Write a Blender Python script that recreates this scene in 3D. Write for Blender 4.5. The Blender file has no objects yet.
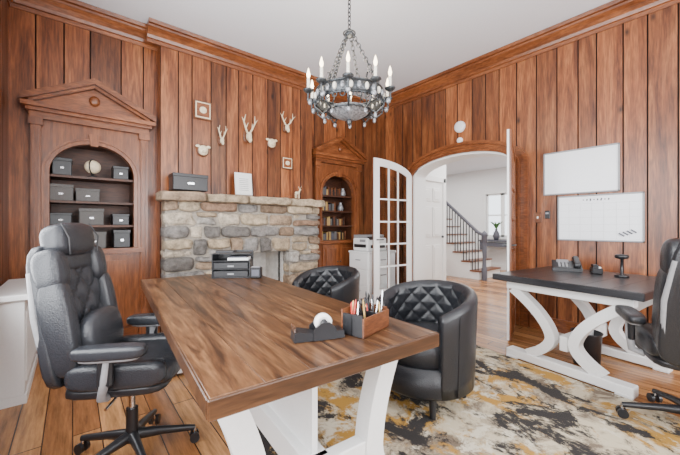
import bpy, bmesh, math, random
from mathutils import Vector, Matrix, noise
random.seed(7)
S = bpy.context.scene
pi = math.pi

# ------------------------------------------------------------------ materials
def nm(name):
    m = bpy.data.materials.new(name); m.use_nodes = True
    nt = m.node_tree
    b = nt.nodes.get('Principled BSDF')
    return m, nt, b
def c4(c): return (c[0], c[1], c[2], 1)
def simple(name, col, rough=.5, metal=0, bump=0.0, bs=60, var=.08, coat=0):
    m, nt, b = nm(name)
    N = nt.nodes; L = nt.links
    tc = N.new('ShaderNodeTexCoord'); no = N.new('ShaderNodeTexNoise')
    no.inputs['Scale'].default_value = bs; no.inputs['Detail'].default_value = 4
    L.new(tc.outputs['Object'], no.inputs['Vector'])
    r = N.new('ShaderNodeValToRGB')
    r.color_ramp.elements[0].position = .3; r.color_ramp.elements[1].position = .7
    r.color_ramp.elements[0].color = c4([x*(1-var) for x in col])
    r.color_ramp.elements[1].color = c4([min(1, x*(1+var)) for x in col])
    L.new(no.outputs['Fac'], r.inputs['Fac']); L.new(r.outputs['Color'], b.inputs['Base Color'])
    b.inputs['Roughness'].default_value = rough; b.inputs['Metallic'].default_value = metal
    b.inputs['Coat Weight'].default_value = coat
    if bump:
        bp = N.new('ShaderNodeBump'); bp.inputs['Strength'].default_value = bump; bp.inputs['Distance'].default_value = .01
        L.new(no.outputs['Fac'], bp.inputs['Height']); L.new(bp.outputs['Normal'], b.inputs['Normal'])
    return m
def emis(name, col, s):
    m, nt, b = nm(name)
    b.inputs['Base Color'].default_value = c4(col)
    b.inputs['Emission Color'].default_value = c4(col); b.inputs['Emission Strength'].default_value = s
    return m
def wood(name, dark, mid, light, axis='Z', scale=6, stretch=.07, rough=.4, knots=True, island=.35, coat=0, kscale=4.2, dist=.8, spread=.2):
    m, nt, b = nm(name)
    N = nt.nodes; L = nt.links
    tc = N.new('ShaderNodeTexCoord'); mp = N.new('ShaderNodeMapping')
    s = [1, 1, 1]; s['XYZ'.index(axis)] = stretch
    mp.inputs['Scale'].default_value = s
    L.new(tc.outputs['Object'], mp.inputs['Vector'])
    geo = N.new('ShaderNodeNewGeometry')
    add = N.new('ShaderNodeVectorMath'); add.operation = 'ADD'
    mul = N.new('ShaderNodeMath'); mul.operation = 'MULTIPLY'; mul.inputs[1].default_value = 37.
    L.new(geo.outputs['Random Per Island'], mul.inputs[0])
    L.new(mp.outputs['Vector'], add.inputs[0]); L.new(mul.outputs[0], add.inputs[1])
    no = N.new('ShaderNodeTexNoise'); no.inputs['Scale'].default_value = scale*2.2
    no.inputs['Detail'].default_value = 6; no.inputs['Roughness'].default_value = .65; no.inputs['Distortion'].default_value = dist
    L.new(add.outputs['Vector'], no.inputs['Vector'])
    r = N.new('ShaderNodeValToRGB'); e = r.color_ramp.elements
    e[0].position = .5-spread; e[0].color = c4(dark); e[1].position = .5+spread; e[1].color = c4(light)
    x = e.new(.5); x.color = c4(mid)
    L.new(no.outputs['Fac'], r.inputs['Fac'])
    out = r.outputs['Color']
    n2 = N.new('ShaderNodeTexNoise'); n2.inputs['Scale'].default_value = scale*16; n2.inputs['Detail'].default_value = 3
    L.new(add.outputs['Vector'], n2.inputs['Vector'])
    mr = N.new('ShaderNodeMapRange'); mr.inputs[1].default_value = .35; mr.inputs[2].default_value = .65
    mr.inputs[3].default_value = .66; mr.inputs[4].default_value = 1.18
    L.new(n2.outputs['Fac'], mr.inputs[0])
    mx = N.new('ShaderNodeMix'); mx.data_type = 'RGBA'; mx.blend_type = 'MULTIPLY'; mx.inputs['Factor'].default_value = 1
    L.new(out, mx.inputs[6]); L.new(mr.outputs[0], mx.inputs[7]); out = mx.outputs[2]
    if knots:
        mp2 = N.new('ShaderNodeMapping'); s2 = [1, 1, 1]; s2['XYZ'.index(axis)] = .5
        mp2.inputs['Scale'].default_value = s2; L.new(tc.outputs['Object'], mp2.inputs['Vector'])
        vo = N.new('ShaderNodeTexVoronoi'); vo.inputs['Scale'].default_value = kscale
        L.new(mp2.outputs['Vector'], vo.inputs['Vector'])
        mk = N.new('ShaderNodeMapRange'); mk.inputs[1].default_value = .03; mk.inputs[2].default_value = .14
        mk.inputs[3].default_value = .16; mk.inputs[4].default_value = 1
        L.new(vo.outputs['Distance'], mk.inputs[0])
        m3 = N.new('ShaderNodeMix'); m3.data_type = 'RGBA'; m3.blend_type = 'MULTIPLY'; m3.inputs['Factor'].default_value = 1
        L.new(out, m3.inputs[6]); L.new(mk.outputs[0], m3.inputs[7]); out = m3.outputs[2]
    if island:
        ma = N.new('ShaderNodeMapRange'); ma.inputs[3].default_value = 1-island; ma.inputs[4].default_value = 1+island*.6
        L.new(geo.outputs['Random Per Island'], ma.inputs[0])
        m4 = N.new('ShaderNodeMix'); m4.data_type = 'RGBA'; m4.blend_type = 'MULTIPLY'; m4.inputs['Factor'].default_value = 1
        L.new(out, m4.inputs[6]); L.new(ma.outputs[0], m4.inputs[7]); out = m4.outputs[2]
    L.new(out, b.inputs['Base Color'])
    b.inputs['Roughness'].default_value = rough; b.inputs['Coat Weight'].default_value = coat
    b.inputs['Coat Roughness'].default_value = .2
    bp = N.new('ShaderNodeBump'); bp.inputs['Strength'].default_value = .12; bp.inputs['Distance'].default_value = .004
    L.new(n2.outputs['Fac'], bp.inputs['Height']); L.new(bp.outputs['Normal'], b.inputs['Normal'])
    return m

M_panel = wood('panel_wood', (.09,.024,.008), (.205,.062,.019), (.34,.122,.042), 'Z', 5, .09, .34, True, .38, kscale=5.0, spread=.17)
M_groove = simple('groove_shade', (.016,.005,.003), .7)  # near-black chamfer colour: shade of the V-grooves painted onto the boards
TW = ((.115,.032,.01), (.21,.064,.02), (.30,.1,.033))
M_trim = wood('trim_wood', *TW, 'X', 5, .2, .28, False, .15)
M_trimZ = wood('trim_wood_upright', *TW, 'Z', 5, .1, .28, False, .15)
M_trimY = wood('trim_wood_y', *TW, 'Y', 5, .2, .28, False, .15)
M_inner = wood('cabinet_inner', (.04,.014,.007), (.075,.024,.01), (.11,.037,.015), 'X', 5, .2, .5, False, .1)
M_table = wood('table_walnut', (.03,.012,.005), (.1,.042,.017), (.2,.095,.04), 'Y', 5.5, .09, .33, True, .3, kscale=3.2, dist=1.6, spread=.15)
M_tedge = wood('table_edge', (.022,.009,.004), (.055,.023,.01), (.1,.043,.018), 'X', 6, .1, .35, False, .1)
M_black_top = wood('desk_black_wood', (.009,.009,.011), (.018,.018,.021), (.035,.035,.038), 'X', 5, .1, .28, False, .1)
M_white = simple('white_paint', (.80,.80,.79), .4, var=.02)
M_ceil = simple('ceiling_paint', (.82,.85,.90), .9, var=.015)
M_hall = simple('hall_paint', (.80,.80,.80), .8, var=.02)
M_leather = simple('black_leather', (.014,.015,.018), .3, bump=.25, bs=160, var=.2)
M_leather2 = simple('dark_grey_leather', (.024,.026,.031), .27, bump=.25, bs=160, var=.15)
M_plastic = simple('black_plastic', (.014,.014,.016), .35)
M_gplastic = simple('grey_plastic', (.25,.25,.26), .4)
M_chrome = simple('chrome', (.7,.7,.72), .18, 1)
M_iron = simple('aged_iron', (.07,.075,.08), .4, .7, bump=.5, bs=40, var=.4)
M_silver = simple('ring_pewter', (.32,.33,.35), .4, .5, bump=.5, bs=50, var=.6)
M_candle = simple('candle_ivory', (.85,.8,.68), .5)
M_bulb = emis('bulb_glow', (1,.82,.55), 9)
M_bone = simple('bone', (.78,.66,.46), .6, bs=30, var=.15)
M_paper = simple('paper', (.85,.85,.82), .7, var=.02)
M_board = simple('whiteboard_face', (.78,.80,.83), .22, var=.01)
M_basket = simple('grey_fabric', (.13,.125,.12), .9, bump=.6, bs=120, var=.2)
M_mortar = simple('mortar', (.3,.265,.22), .95, bump=.7, bs=40, var=.25)
M_fire = simple('firebox_lime', (.62,.6,.56), .9, bump=.5, bs=14, var=.15)
M_holder = wood('holder_wood', (.07,.022,.009), (.15,.05,.019), (.24,.09,.035), 'X', 9, .2, .4, False, .1)
M_red = simple('pen_red', (.5,.04,.03), .4); M_blue = simple('pen_blue', (.05,.12,.4), .4)
M_gold = simple('pen_gold', (.6,.4,.15), .35, .5)
M_green = simple('leaf_green', (.06,.15,.04), .6)
M_ink = simple('ink', (.08,.08,.1), .6)
gm, gnt, gb = nm('clear_glass')
gb.inputs['Base Color'].default_value = (.95,.97,.97,1); gb.inputs['Roughness'].default_value = .02
gb.inputs['Transmission Weight'].default_value = 1; gb.inputs['IOR'].default_value = 1.05
M_glass = gm

def stone_mat():
    m, nt, b = nm('field_stone'); N = nt.nodes; L = nt.links
    geo = N.new('ShaderNodeNewGeometry'); r = N.new('ShaderNodeValToRGB'); r.color_ramp.interpolation = 'CONSTANT'
    cols = [(0,(.25,.17,.11)),(.12,(.43,.33,.22)),(.25,(.17,.155,.14)),(.36,(.48,.38,.26)),(.5,(.31,.19,.12)),(.6,(.27,.25,.23)),(.72,(.56,.47,.36)),(.83,(.38,.27,.18)),(.92,(.4,.37,.33))]
    e = r.color_ramp.elements; e[0].color = c4(cols[0][1]); e[1].position = .92; e[1].color = c4(cols[-1][1])
    for p, c in cols[1:-1]:
        x = e.new(p); x.color = c4(c)
    L.new(geo.outputs['Random Per Island'], r.inputs['Fac'])
    tc = N.new('ShaderNodeTexCoord'); no = N.new('ShaderNodeTexNoise'); no.inputs['Scale'].default_value = 10
    no.inputs['Detail'].default_value = 9; no.inputs['Roughness'].default_value = .78
    L.new(tc.outputs['Object'], no.inputs['Vector'])
    mr = N.new('ShaderNodeMapRange'); mr.inputs[1].default_value = .34; mr.inputs[2].default_value = .66
    mr.inputs[3].default_value = .32; mr.inputs[4].default_value = 1.45
    L.new(no.outputs['Fac'], mr.inputs[0])
    mx = N.new('ShaderNodeMix'); mx.data_type = 'RGBA'; mx.blend_type = 'MULTIPLY'; mx.inputs['Factor'].default_value = 1
    L.new(r.outputs['Color'], mx.inputs[6]); L.new(mr.outputs[0], mx.inputs[7]); L.new(mx.outputs[2], b.inputs['Base Color'])
    b.inputs['Roughness'].default_value = .85
    bp = N.new('ShaderNodeBump'); bp.inputs['Strength'].default_value = 1; bp.inputs['Distance'].default_value = .035
    L.new(no.outputs['Fac'], bp.inputs['Height']); L.new(bp.outputs['Normal'], b.inputs['Normal'])
    return m
M_stone = stone_mat()

def floor_mat():
    m, nt, b = nm('oak_floor'); N = nt.nodes; L = nt.links
    tc = N.new('ShaderNodeTexCoord'); mp = N.new('ShaderNodeMapping')
    mp.inputs['Rotation'].default_value = (0, 0, pi/2)
    L.new(tc.outputs['Object'], mp.inputs['Vector'])
    br = N.new('ShaderNodeTexBrick'); br.inputs['Scale'].default_value = 1
    br.inputs['Brick Width'].default_value = 1.6; br.inputs['Row Height'].default_value = .13
    br.inputs['Mortar Size'].default_value = .0035; br.inputs['Bias'].default_value = 0
    br.inputs['Color1'].default_value = (.24,.095,.032,1); br.inputs['Color2'].default_value = (.50,.25,.1,1)
    br.inputs['Mortar'].default_value = (.05,.02,.008,1)
    L.new(mp.outputs['Vector'], br.inputs['Vector'])
    mp2 = N.new('ShaderNodeMapping'); mp2.inputs['Scale'].default_value = (1, .08, 1)
    L.new(tc.outputs['Object'], mp2.inputs['Vector'])
    no = N.new('ShaderNodeTexNoise'); no.inputs['Scale'].default_value = 24; no.inputs['Detail'].default_value = 8; no.inputs['Roughness'].default_value = .72
    L.new(mp2.outputs['Vector'], no.inputs['Vector'])
    mr = N.new('ShaderNodeMapRange'); mr.inputs[1].default_value = .34; mr.inputs[2].default_value = .66
    mr.inputs[3].default_value = .45; mr.inputs[4].default_value = 1.35
    L.new(no.outputs['Fac'], mr.inputs[0])
    mx = N.new('ShaderNodeMix'); mx.data_type = 'RGBA'; mx.blend_type = 'MULTIPLY'; mx.inputs['Factor'].default_value = 1
    L.new(br.outputs['Color'], mx.inputs[6]); L.new(mr.outputs[0], mx.inputs[7]); L.new(mx.outputs[2], b.inputs['Base Color'])
    b.inputs['Roughness'].default_value = .24
    return m
M_floor = floor_mat()

def rug_mat():
    m, nt, b = nm('abstract_rug'); N = nt.nodes; L = nt.links
    tc = N.new('ShaderNodeTexCoord')
    def noi(sc, det, dist, off=(0,0,0), st=(1,1,1)):
        mp = N.new('ShaderNodeMapping'); mp.inputs['Location'].default_value = off; mp.inputs['Scale'].default_value = st
        mp.inputs['Rotation'].default_value = (0,0,.5)
        L.new(tc.outputs['Object'], mp.inputs['Vector'])
        n = N.new('ShaderNodeTexNoise'); n.inputs['Scale'].default_value = sc; n.inputs['Detail'].default_value = det
        n.inputs['Roughness'].default_value = .74; n.inputs['Distortion'].default_value = dist
        L.new(mp.outputs['Vector'], n.inputs['Vector']); return n
    def ramp(n, p0, p1):
        r = N.new('ShaderNodeMapRange'); r.inputs[1].default_value = p0; r.inputs[2].default_value = p1
        L.new(n.outputs['Fac'], r.inputs[0]); return r
    def mix(a, bcol, f):
        x = N.new('ShaderNodeMix'); x.data_type = 'RGBA'
        L.new(f.outputs[0], x.inputs['Factor'])
        if isinstance(a, tuple): x.inputs[6].default_value = c4(a)
        else: L.new(a, x.inputs[6])
        x.inputs[7].default_value = c4(bcol); return x.outputs[2]
    o = mix((.52,.44,.31), (.15,.11,.075), ramp(noi(3.2,10,.5), .47, .58))
    o = mix(o, (.38,.2,.03), ramp(noi(2.8,10,.5,(5,2,0),(1,.7,1)), .48, .54))
    o = mix(o, (.60,.54,.42), ramp(noi(5,10,.4,(1,8,0)), .54, .6))
    o = mix(o, (.018,.015,.014), ramp(noi(3.6,11,.4,(9,7,0),(1,.7,1)), .505, .55))
    L.new(o, b.inputs['Base Color']); b.inputs['Roughness'].default_value = .95
    n = noi(220,2,0); bp = N.new('ShaderNodeBump'); bp.inputs['Strength'].default_value = .4; bp.inputs['Distance'].default_value = .01
    L.new(n.outputs['Fac'], bp.inputs['Height']); L.new(bp.outputs['Normal'], b.inputs['Normal'])
    return m
M_rug = rug_mat()

# ------------------------------------------------------------------ mesh builder
class MB:
    def __init__(s, mats):
        s.bm = bmesh.new(); s.mats = mats; s.T = Matrix.Identity(4)
    def mi(s, m):
        if m is None: return 0
        if m not in s.mats: s.mats.append(m)
        return s.mats.index(m)
    def add(s, vs, fs, m=None, smooth=False, T=None):
        mi = s.mi(m); X = s.T @ T if T is not None else s.T
        bv = [s.bm.verts.new(X @ Vector(v)) for v in vs]
        for f in fs:
            try:
                bf = s.bm.faces.new([bv[i] for i in f]); bf.material_index = mi; bf.smooth = smooth
            except ValueError: pass
    def dump(s, tb, m, smooth, T=None):
        tb.verts.index_update()
        vs = [v.co.copy() for v in tb.verts]; fs = [[v.index for v in f.verts] for f in tb.faces]
        tb.free(); s.add(vs, fs, m, smooth, T)
    def box(s, c, sz, m=None, rot=None, bev=0, seg=1):
        T = Matrix.Translation(c)
        if rot: T = T @ rotm(rot)
        tb = bmesh.new(); bmesh.ops.create_cube(tb, size=1)
        for v in tb.verts: v.co = Vector((v.co.x*sz[0], v.co.y*sz[1], v.co.z*sz[2]))
        if bev: bmesh.ops.bevel(tb, geom=tb.edges[:], offset=bev, segments=seg, affect='EDGES', profile=.5)
        s.dump(tb, m, False, T)
    def bx(s, x0, x1, y0, y1, z0, z1, m=None, bev=0):
        s.box(((x0+x1)/2, (y0+y1)/2, (z0+z1)/2), (abs(x1-x0), abs(y1-y0), abs(z1-z0)), m, None, bev)
    def sup(s, c, sz, m=None, rot=None, p=5, cuts=6, fn=None):
        T = Matrix.Translation(c)
        if rot: T = T @ rotm(rot)
        tb = bmesh.new(); bmesh.ops.create_cube(tb, size=2)
        bmesh.ops.subdivide_edges(tb, edges=tb.edges[:], cuts=cuts, use_grid_fill=True)
        for v in tb.verts:
            x, y, z = v.co
            n = (abs(x)**p+abs(y)**p+abs(z)**p)**(1/p)
            q = Vector((x/n, y/n, z/n))
            w = Vector((q.x*sz[0]/2, q.y*sz[1]/2, q.z*sz[2]/2))
            if fn: w = fn(w, q)
            v.co = w
        s.dump(tb, m, True, T)
    def cyl(s, p0, p1, r0, r1=None, m=None, n=20, smooth=True):
        if r1 is None: r1 = r0
        s.tube([p0, p1], [r0, r1], m, n, smooth)
    def tube(s, pts, r, m=None, n=8, smooth=True):
        pts = [Vector(p) for p in pts]
        if not isinstance(r, (list, tuple)): r = [r]*len(pts)
        vs = []; fs = []; prev = None
        for i, p in enumerate(pts):
            t = (pts[min(i+1, len(pts)-1)]-pts[max(i-1, 0)]).normalized()
            if prev is None:
                ref = Vector((0, 0, 1)) if abs(t.z) < .9 else Vector((1, 0, 0))
                u = t.cross(ref).normalized()
            else:
                u = (prev - t*prev.dot(t)).normalized()
            prev = u; w = t.cross(u)
            for k in range(n):
                a = 2*pi*k/n; vs.append(p+(u*math.cos(a)+w*math.sin(a))*r[i])
        for i in range(len(pts)-1):
            for k in range(n):
                fs.append([i*n+k, i*n+(k+1) % n, (i+1)*n+(k+1) % n, (i+1)*n+k])
        s.add(vs, fs, m, smooth)
        s.add(vs[:n], [list(range(n))], m); s.add(vs[-n:], [list(range(n))], m)
    def lathe(s, prof, c=(0,0,0), m=None, n=24, smooth=True):
        vs = []; fs = []; k = len(prof)
        for i in range(n):
            a = 2*pi*i/n
            for r, z in prof: vs.append((c[0]+r*math.cos(a), c[1]+r*math.sin(a), c[2]+z))
        for i in range(n):
            j = (i+1) % n
            for q in range(k-1): fs.append([i*k+q, j*k+q, j*k+q+1, i*k+q+1])
        s.add(vs, fs, m, smooth)
    def torus(s, c, R, r, m=None, rot=None, n=28, k=8, sx=1, sy=1):
        T = Matrix.Translation(c)
        if rot: T = T @ rotm(rot)
        vs = []; fs = []
        for i in range(n):
            a = 2*pi*i/n
            for j in range(k):
                b = 2*pi*j/k; vs.append(((R+r*math.cos(b))*math.cos(a)*sx, (R+r*math.cos(b))*math.sin(a)*sy, r*math.sin(b)))
        for i in range(n):
            for j in range(k):
                fs.append([i*k+j, ((i+1) % n)*k+j, ((i+1) % n)*k+(j+1) % k, i*k+(j+1) % k])
        s.add(vs, fs, m, True, T)
    def prism(s, F, poly, d0, d1, m=None):
        n = len(poly)
        vs = [F(a, d0, z) for a, z in poly]+[F(a, d1, z) for a, z in poly]
        fs = [list(range(n)), list(range(n, 2*n))]+[[i, (i+1) % n, n+(i+1) % n, n+i] for i in range(n)]
        s.add(vs, fs, m)
    def band(s, F, inner, outer, d0, d1, m=None):
        n = len(inner); vs = []; fs = []
        for i in range(n):
            for (a, z) in (inner[i], outer[i]):
                vs.append(F(a, d0, z)); vs.append(F(a, d1, z))
        for i in range(n-1):
            b = i*4; c = b+4
            fs += [[b, b+2, c+2, c], [b+1, b+3, c+3, c+1], [b, b+1, c+1, c], [b+2, b+3, c+3, c+2]]
        fs += [[0, 1, 3, 2], [4*n-4, 4*n-3, 4*n-1, 4*n-2]]
        s.add(vs, fs, m)
    def finish(s, name, loc=(0,0,0), rz=0, parent=None):
        bmesh.ops.recalc_face_normals(s.bm, faces=s.bm.faces[:])
        me = bpy.data.meshes.new(name); s.bm.to_mesh(me); s.bm.free()
        for m in s.mats: me.materials.append(m)
        o = bpy.data.objects.new(name, me); S.collection.objects.link(o)
        o.location = loc; o.rotation_euler = (0, 0, rz)
        if parent: o.parent = parent
        return o
def rotm(r):
    return Matrix.Rotation(r[2], 4, 'Z') @ Matrix.Rotation(r[1], 4, 'Y') @ Matrix.Rotation(r[0], 4, 'X')
def arcpts(a0, a1, zs, rise, z0, w=0, n=24):
    c = (a0+a1)/2; h = (a1-a0)/2+w; p = [(a0-w, z0), (a0-w, zs)]
    for i in range(1, n):
        t = -math.cos(pi*i/n); p.append((c+h*t, zs+(rise+w)*math.sqrt(max(0, 1-t*t))))
    p += [(a1+w, zs), (a1+w, z0)]
    return p

# ------------------------------------------------------------------ room shell
XL, XR, YB, YC, YF, H = -.45, 4.2, 4.2, 4.05, -2.6, 3.40
def Fback(a, d, z): return (a, YB+d, z)
def Fch(a, d, z): return (a, YC+d, z)
def Fright(a, d, z): return (XR+d, a, z)
def Fleft(a, d, z): return (XL-d, a, z)
def Ffront(a, d, z): return (a, YF-d, z)

def wall(name, F, segs, T=.06, bw=.2):
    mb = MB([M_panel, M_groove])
    for a0, a1, zlo, zhi in segs:
        n = max(1, round((a1-a0)/bw)); cuts = [a0]
        for i in range(1, n): cuts.append(a0+(a1-a0)*(i+random.uniform(-.2, .2))/n)
        cuts.append(a1)
        for a, b in zip(cuts[:-1], cuts[1:]):
            za = zlo(a+1e-4) if callable(zlo) else zlo; zb = zlo(b-1e-4) if callable(zlo) else zlo
            c = .006
            sec = [(a, T), (b, T), (b, .014), (b-c, 0), (a+c, 0), (a, .014)]
            zz = lambda q: za+(zb-za)*(q-a)/(b-a)
            vs = [F(q, d, zz(q)) for q, d in sec]+[F(q, d, zhi) for q, d in sec]
            fs = [[0,1,2,3,4,5], [6,7,8,9,10,11], [0,1,7,6], [1,2,8,7], [3,4,10,9], [5,0,6,11], [2,3,9,8], [4,5,11,10]]
            bv = [mb.bm.verts.new(v) for v in vs]
            for k, f in enumerate(fs):
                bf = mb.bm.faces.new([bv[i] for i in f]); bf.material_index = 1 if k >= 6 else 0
    return mb.finish(name)

OP0, OP1, SPR, RISE = 1.70, 3.27, 1.97, .25
def zarch(a):
    c = (OP0+OP1)/2; h = (OP1-OP0)/2; t = max(-1, min(1, (a-c)/h))
    return SPR+RISE*math.sqrt(max(0, 1-t*t))+.02
LB, RB = .17, 3.37
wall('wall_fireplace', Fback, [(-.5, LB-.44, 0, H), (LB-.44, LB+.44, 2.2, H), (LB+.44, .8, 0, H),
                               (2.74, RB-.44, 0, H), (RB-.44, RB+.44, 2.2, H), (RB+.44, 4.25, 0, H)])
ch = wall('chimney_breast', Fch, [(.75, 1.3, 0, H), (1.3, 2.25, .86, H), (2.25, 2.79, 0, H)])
mb = MB([M_panel]); mb.bx(.75, .79, YC+.06, YB+.02, 0, H); mb.bx(2.75, 2.79, YC+.06, YB+.02, 0, H)
mb.finish('chimney_cheeks').parent = ch
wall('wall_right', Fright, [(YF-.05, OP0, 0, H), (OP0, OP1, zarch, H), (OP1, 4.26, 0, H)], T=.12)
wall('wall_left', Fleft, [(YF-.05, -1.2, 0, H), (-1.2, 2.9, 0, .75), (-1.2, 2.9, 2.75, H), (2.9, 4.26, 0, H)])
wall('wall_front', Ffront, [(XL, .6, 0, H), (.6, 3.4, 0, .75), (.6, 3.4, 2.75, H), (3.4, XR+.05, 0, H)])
mb = MB([M_floor]); mb.bx(-.6, 9.4, -2.75, 7.2, -.1, 0); mb.finish('floor')
mb = MB([M_ceil]); mb.bx(-.6, 4.4, -2.75, 4.75, H, H+.1); mb.finish('ceiling')

def window(name, F, a0, a1, z0, z1, n):
    mb = MB([M_white])
    def q(x0, x1, y0, y1, d0=0.0, d1=.06): mb.prism(F, [(x0,y0),(x1,y0),(x1,y1),(x0,y1)], d0, d1)
    q(a0-.08, a1+.08, z1, z1+.1, -.03, .06); q(a0-.1, a1+.1, z0-.06, z0, -.06, .06)
    q(a0-.08, a0, z0, z1, -.03, .06); q(a1, a1+.08, z0, z1, -.03, .06)
    w = (a1-a0)/n
    for i in range(n):
        s, e = a0+i*w, a0+(i+1)*w
        q(s, s+.05, z0, z1, .01, .06); q(e-.05, e, z0, z1, .01, .06)
        q(s, e, z0, z0+.05, .01, .06); q(s, e, z1-.05, z1, .01, .06); q(s, e, (z0+z1)/2-.02, (z0+z1)/2+.02, .02, .05)
    return mb.finish(name)
window('window_1', Fleft, -1.2, 2.9, .75, 2.75, 4)
window('window_2', Ffront, .6, 3.4, .75, 2.75, 3)

prof = [(0, 3.20), (.012, 3.20), (.018, 3.235), (.035, 3.24), (.045, 3.27), (.07, 3.305), (.1, 3.335), (.105, 3.355), (.13, 3.36), (.14, 3.395), (0, 3.395)]
def crown(name, a0, a1, G, mt):
    mb = MB([mt]); n = len(prof)
    vs = [G(a0, d, z) for d, z in prof]+[G(a1, d, z) for d, z in prof]
    mb.add(vs, [list(range(n)), list(range(n, 2*n))]+[[i, (i+1) % n, n+(i+1) % n, n+i] for i in range(n)])
    mb.finish(name)
crown('trim_1', XL, .76, lambda a, d, z: (a, YB-d, z), M_trim)
crown('trim_2', .62, 2.92, lambda a, d, z: (a, YC-d, z), M_trim)
crown('trim_3', 2.78, XR, lambda a, d, z: (a, YB-d, z), M_trim)
crown('trim_4', YF, YB, lambda a, d, z: (XR-d, a, z), M_trimY)
crown('trim_5', YF, YB, lambda a, d, z: (XL+d, a, z), M_trimY)
mb = MB([M_trimY])
mb.bx(XR-.03, XR, YF, OP0-.16, 0, .16, bev=.004); mb.bx(XR-.03, XR, OP1+.16, YB, 0, .16, bev=.004)
mb.finish('baseboard_right')
mb = MB([M_trimY]); mb.bx(XL, XL+.03, YF, 3.0, 0, .16, bev=.004); mb.finish('baseboard_left')

mb = MB([M_trimY])
mb.band(Fright, arcpts(OP0, OP1, SPR, RISE, 0), arcpts(OP0, OP1, SPR, RISE, 0, .12), -.03, .0)
mb.band(Fright, arcpts(OP0, OP1, SPR, RISE, 0, .1), arcpts(OP0, OP1, SPR, RISE, 0, .145), -.05, -.0)
mb.band(Fright, arcpts(OP0, OP1, SPR, RISE, 0, .03), arcpts(OP0, OP1, SPR, RISE, 0, .045), -.04, -.0)
mb.finish('trim_6')
mb = MB([M_white])
mb.band(Fright, arcpts(OP0, OP1, SPR, RISE, 0, -.03), arcpts(OP0, OP1, SPR, RISE, 0, -.001), .0, .3)
mb.finish('trim_7')

# ------------------------------------------------------------------ built-in bookcases
def built_in(name, cx):
    mb = MB([M_trimZ, M_inner, M_trim])
    a0, a1 = cx-.34, cx+.34; zs, rs, z0 = 1.72, .3, .97
    F = lambda a, d, z: (a, YB-.06+d, z)
    X0, X1 = cx-.46, cx+.46
    q = lambda p, d0, d1, m: mb.prism(F, p, d0, d1, m)
    R = lambda x0, x1, y0, y1, d0, d1, m=M_trimZ: q([(x0,y0),(x1,y0),(x1,y1),(x0,y1)], d0, d1, m)
    R(X0, a0, 0, 2.26, 0, .06); R(a1, X1, 0, 2.26, 0, .06); R(a0, a1, 0, z0, 0, .06)
    ap = arcpts(a0, a1, zs, rs, zs)[1:-1]
    for (p, r) in zip(ap[:-1], ap[1:]):
        q([p, r, (r[0], 2.26), (p[0], 2.26)], 0, .06, M_trimZ)
    mb.band(F, arcpts(a0, a1, zs, rs, z0), arcpts(a0, a1, zs, rs, z0, .05), -.025, .0, M_trimZ)
    mb.band(F, arcpts(a0, a1, zs, rs, z0, .035), arcpts(a0, a1, zs, rs, z0, .055), -.04, -.02, M_trimZ)
    q([(cx-.03, 2.0), (cx+.03, 2.0), (cx+.045, 2.12), (cx-.045, 2.12)], -.05, 0, M_trimZ)
    for s in (-1, 1):
        c = cx+s*.435
        R(c-.035, c+.035, .2, 2.2, -.03, 0)
        R(c-.022, c-.008, .3, 2.1, -.042, -.03); R(c+.008, c+.022, .3, 2.1, -.042, -.03)
        R(c-.05, c+.05, 0, .2, -.045, 0); R(c-.05, c+.05, 2.14, 2.2, -.05, 0)
    R(a0-.08, a1+.08, z0-.05, z0, -.07, 0, M_trim)
    R(a0, a1, 0, .12, -.03, 0, M_trim)
    for s in (-1, 1):
        x0, x1 = (a0+.01, cx-.005) if s < 0 else (cx+.005, a1-.01)
        R(x0, x1, .14, .9, -.02, 0); R(x0+.06, x1-.06, .2, .84, -.032, -.02)
        mb.sup((cx+s*.03, YB-.085, .62), (.025,.025,.025), M_iron, p=2, cuts=3)
    R(X0-.02, X1+.02, 2.2, 2.26, -.05, .06, M_trim)
    R(X0-.04, X1+.04, 2.26, 2.29, -.09, .06, M_trim); R(X0-.07, X1+.07, 2.29, 2.33, -.13, .06, M_trim)
    q([(X0-.02, 2.33), (X1+.02, 2.33), (cx, 2.57)], -.04, .06, M_trim)
    for s in (-1, 1):
        e = cx+s*.53
        q([(e, 2.33), (cx, 2.60), (cx, 2.655), (e, 2.385)], -.14, .06, M_trim)
        q([(e-s*.05, 2.33), (cx, 2.575), (cx, 2.61), (e-s*.05, 2.36)], -.09, -.0, M_trim)
    mb.sup((cx, YB-.12, 2.45), (.09,.05,.1), M_trim, p=2, cuts=4)
    D = .34
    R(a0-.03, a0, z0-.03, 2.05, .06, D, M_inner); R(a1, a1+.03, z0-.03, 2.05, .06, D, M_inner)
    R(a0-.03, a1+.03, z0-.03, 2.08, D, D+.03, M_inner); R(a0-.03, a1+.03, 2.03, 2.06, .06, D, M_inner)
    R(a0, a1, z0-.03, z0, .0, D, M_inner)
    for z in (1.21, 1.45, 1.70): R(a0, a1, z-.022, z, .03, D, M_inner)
    return mb.finish(name)
built_in('built_in_bookcase', LB); built_in('built_in_bookcase', RB)

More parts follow.
